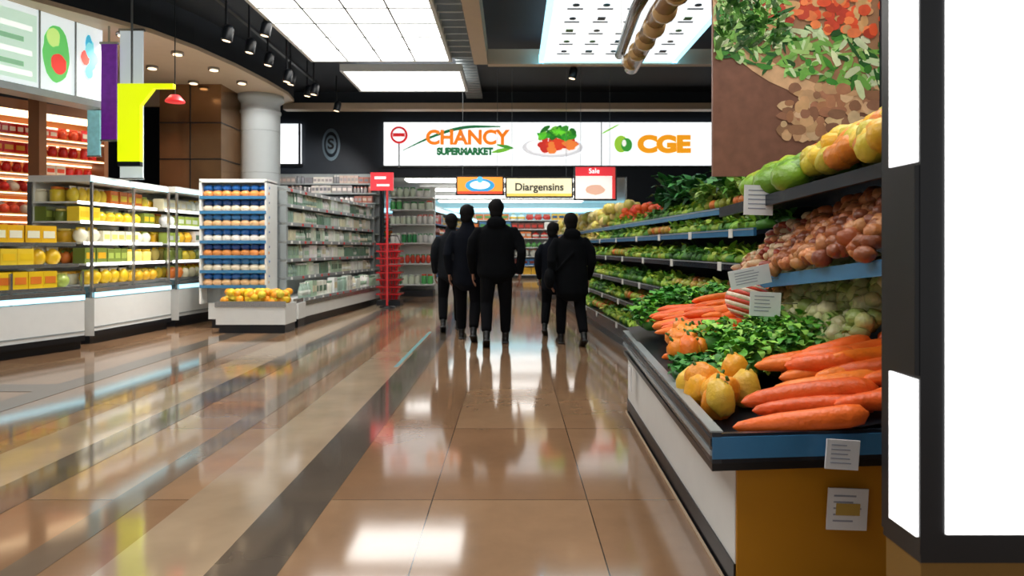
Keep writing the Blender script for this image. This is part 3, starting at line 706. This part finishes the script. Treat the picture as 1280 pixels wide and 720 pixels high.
# ================================================================ PEOPLE
mat('coat',c(6,8,12),.95,var=.3,nscale=15,bump=.25,bscale=14,spec=.15); mat('trousers',c(8,9,13),.95,var=.25,spec=.15); mat('skin',c(150,106,84),.5,var=.06)
mat('hair',c(10,8,8),.8,var=.4,nscale=60,bump=.5,bscale=90,spec=.2); mat('shoe',c(8,8,9),.4); mat('coat_navy',c(11,15,24),.95,var=.3,bump=.25,bscale=14,spec=.15); mat('coat_char',c(24,27,32),.95,var=.3,bump=.25,bscale=14,spec=.15)
mat('eye',c(235,235,230),.2); mat('lip',c(150,80,75),.5)
def part(b,E,vox):
    o=b.done(E); r=o.modifiers.new('r','REMESH'); r.mode='VOXEL'; r.voxel_size=vox; r.use_smooth_shade=True
    s=o.modifiers.new('s','SMOOTH'); s.iterations=4; s.factor=.5; return o
def person(x,y,h,coat='coat',stride=1,rz=0,hem=.80,lean=0,armf=.06,wide=1.0,turn=0,st=.115,hood=False,bag=False):
    E=empty('person'); k=h/1.75
    T=Matrix.Translation((x,y,0))@Matrix.Rotation(rz,4,'Z')@Matrix.Diagonal((k,k,k,1))
    s=stride
    b=B('trousers',T)
    for sx in(-1,1):
        f=s*sx
        if f>0: kn=(sx*st,.15,.50); an=(sx*st,.2,.11)
        else: kn=(sx*st,.03,.49); an=(sx*st,-.22,.17)
        hip=(sx*.092,0,.90)
        mid=lambda a,c_,t:tuple(a[i]+(c_[i]-a[i])*t for i in range(3))
        b.tube([hip,mid(hip,kn,.5),kn,mid(kn,an,.35),mid(kn,an,.9)],[.102,.092,.076,.073,.062],'trousers',seg=14)
    b.tube([(0,0,.86),(0,0,.93),(0,0,1.02)],[(.14,.11),(.165,.12),(.155,.115)],'trousers',seg=18)
    part(b,E,.013)
    b=B('shoes',T)
    for sx in(-1,1):
        f=s*sx
        M=Matrix.Translation((sx*st,.23,.0)) if f>0 else Matrix.Translation((sx*st,-.22,.05))@Matrix.Rotation(-.45,4,'X')
        b.tube([(0,-.07,.045),(0,0,.05),(0,.09,.04),(0,.16,.033)],[(.036,.04),(.042,.045),(.046,.036),(.036,.025)],'shoe',seg=12,M=M)
        b.tube([(0,-.04,.06),(0,-.045,.13)],[.042,.045],'shoe',seg=12,M=M)
        b.box(-.045,.045,-.1,.18,.0,.018,'shoe',M=M)
    part(b,E,.008)
    b=B('coat',T); w=wide
    ln=lambda z:(z-.9)*lean
    zs=[hem,hem+.03,.92,1.0,1.1,1.22,1.32,1.38,1.43,1.48]
    rs=[(.175*w,.13),(.19*w,.14),(.192*w,.142),(.185*w,.135),(.182*w,.13),(.195*w,.135),(.195*w,.13),(.17*w,.115),(.12*w,.095),(.082,.08)]
    b.tube([(0,ln(z),z) for z in zs],rs,coat,seg=24)
    b.tube([(0,ln(1.45),1.45),(0,ln(1.53)+.005,1.535)],[(.09,.085),(.075,.075)],coat,seg=16)
    if hood: b.ell((0,ln(1.45)-.09,1.46),(.12,.06,.08),coat,(1,1,1),14,10)
    for sx in(-1,1):
        sw=s*sx*-.09
        sh=(sx*.165*w,ln(1.37),1.365); el=(sx*.25*w,ln(1.12)-.05+sw*.5,1.10); wr=(sx*.235*w,ln(.9)+armf+sw,.87)
        b.tube([(sx*.10,ln(1.38),1.385),sh,(sx*.228*w,ln(1.25)-.02,1.25),el,tuple((wr[i]+el[i])/2 for i in range(3)),wr],[.055,.07,.067,.058,.053,.045],coat,seg=14)
    if bag:
        b.tube([(.17*w,ln(1.2)+.02,1.42),(-.02,ln(1.2)-.15,1.2),(-.2*w,ln(1)-.1,.98)],[.016,.016,.016],coat,seg=8)
        b.ell((-.27*w,-.02,.88),(.07,.16,.14),coat,(1,1,1),14,10)
    part(b,E,.012)
    for sx in(-1,1):
        b=B('hand',T); sw=s*sx*-.09
        wy=ln(.9)+armf+sw; wx=sx*.235*w
        b.tube([(wx,wy,.89),(wx,wy+.004,.84),(wx,wy+.012,.78)],[(.022,.026),(.018,.038),(.014,.04)],'skin',seg=10)
        for i,(o,l) in enumerate(((.03,.075),(.011,.085),(-.009,.078),(-.028,.06))):
            p=Vector((wx,wy+.012+o,.78)); b.tube([tuple(p),tuple(p+Vector((-sx*.006,.002,-l*.45))),tuple(p+Vector((-sx*.022,.002,-l*.8))),tuple(p+Vector((-sx*.036,.0,-l)))],[.0095,.009,.0082,.007],'skin',seg=8)
        b.tube([(wx,wy+.025,.84),(wx-sx*.012,wy+.055,.81),(wx-sx*.02,wy+.062,.775)],[.013,.011,.009],'skin',seg=8)
        part(b,E,.005)
    hy=ln(1.6); TH=T@Matrix.Translation((0,hy,0))@Matrix.Rotation(turn,4,'Z'); hy=0
    b=B('head',TH)
    b.ell((0,hy,1.635),(.074,.093,.105),'skin',(1,1,1),20,14); b.ell((0,hy+.03,1.575),(.052,.058,.055),'skin',(1,1,1),16,10)
    b.tube([(0,hy-.01,1.46),(0,hy-.005,1.57)],[.056,.054],'skin',seg=16)
    b.tube([(0,hy+.088,1.645),(0,hy+.108,1.607)],[.009,.015],'skin',seg=8)
    for sx in(-1,1): b.ell((sx*.077,hy-.005,1.62),(.011,.02,.032),'skin',(1,1,1),10,8)
    b.ell((0,hy+.083,1.655),(.045,.012,.008),'skin',(1,1,1),10,6)
    part(b,E,.006)
    b=B('facial_features',TH)
    for sx in(-1,1): b.ell((sx*.03,hy+.082,1.633),(.012,.009,.007),'eye',(1,1,1),10,6); b.ell((sx*.03,hy+.09,1.633),(.005,.003,.005),'hair',(1,1,1),8,6)
    b.ell((0,hy+.086,1.575),(.022,.006,.006),'lip',(1,1,1),10,6); b.done(E)
    b=B('hair',TH)
    b.ell((0,hy-.016,1.65),(.096,.103,.104),'hair',(1,1,1),20,14,.01); b.ell((0,hy-.048,1.585),(.08,.058,.085),'hair',(1,1,1),16,10)
    b.ell((0,hy+.035,1.705),(.07,.055,.038),'hair',(1,1,1),16,10)
    part(b,E,.008)
person(-.19,8.2,1.76,'coat',1,.03,armf=.08,wide=1.2,hem=.82,hood=True)
person(-.56,8.6,1.72,'coat_navy',-1,-.05,hem=.72,armf=.1,wide=1.0,st=.10,turn=-.3)
person(-.86,9.6,1.66,'coat_char',1,.1,armf=.04,hem=.78,turn=.4)
person(.72,8.2,1.60,'coat',-1,.1,hem=.66,lean=.14,armf=.12,wide=1.12,bag=True,hood=True)
person(.56,9.2,1.52,'coat_navy',1,-.15,armf=.06,hem=.7,turn=-.5)

# ================================================================ CAMERA / WORLD
cam=bpy.data.cameras.new('camera'); co=bpy.data.objects.new('camera',cam); COL.objects.link(co)
cam.sensor_width=36; cam.lens=36*853/1280; cam.shift_y=-50/1280; cam.clip_start=.05
cam.dof.use_dof=True; cam.dof.focus_distance=3.6; cam.dof.aperture_fstop=3.5
co.location=(0,0,1.17); co.rotation_euler=(math.pi/2,0,0); scene.camera=co
wd=bpy.data.worlds.new('world'); scene.world=wd; wd.use_nodes=True
bg=wd.node_tree.nodes['Background']; bg.inputs[0].default_value=(1,.98,.96,1); bg.inputs[1].default_value=.55
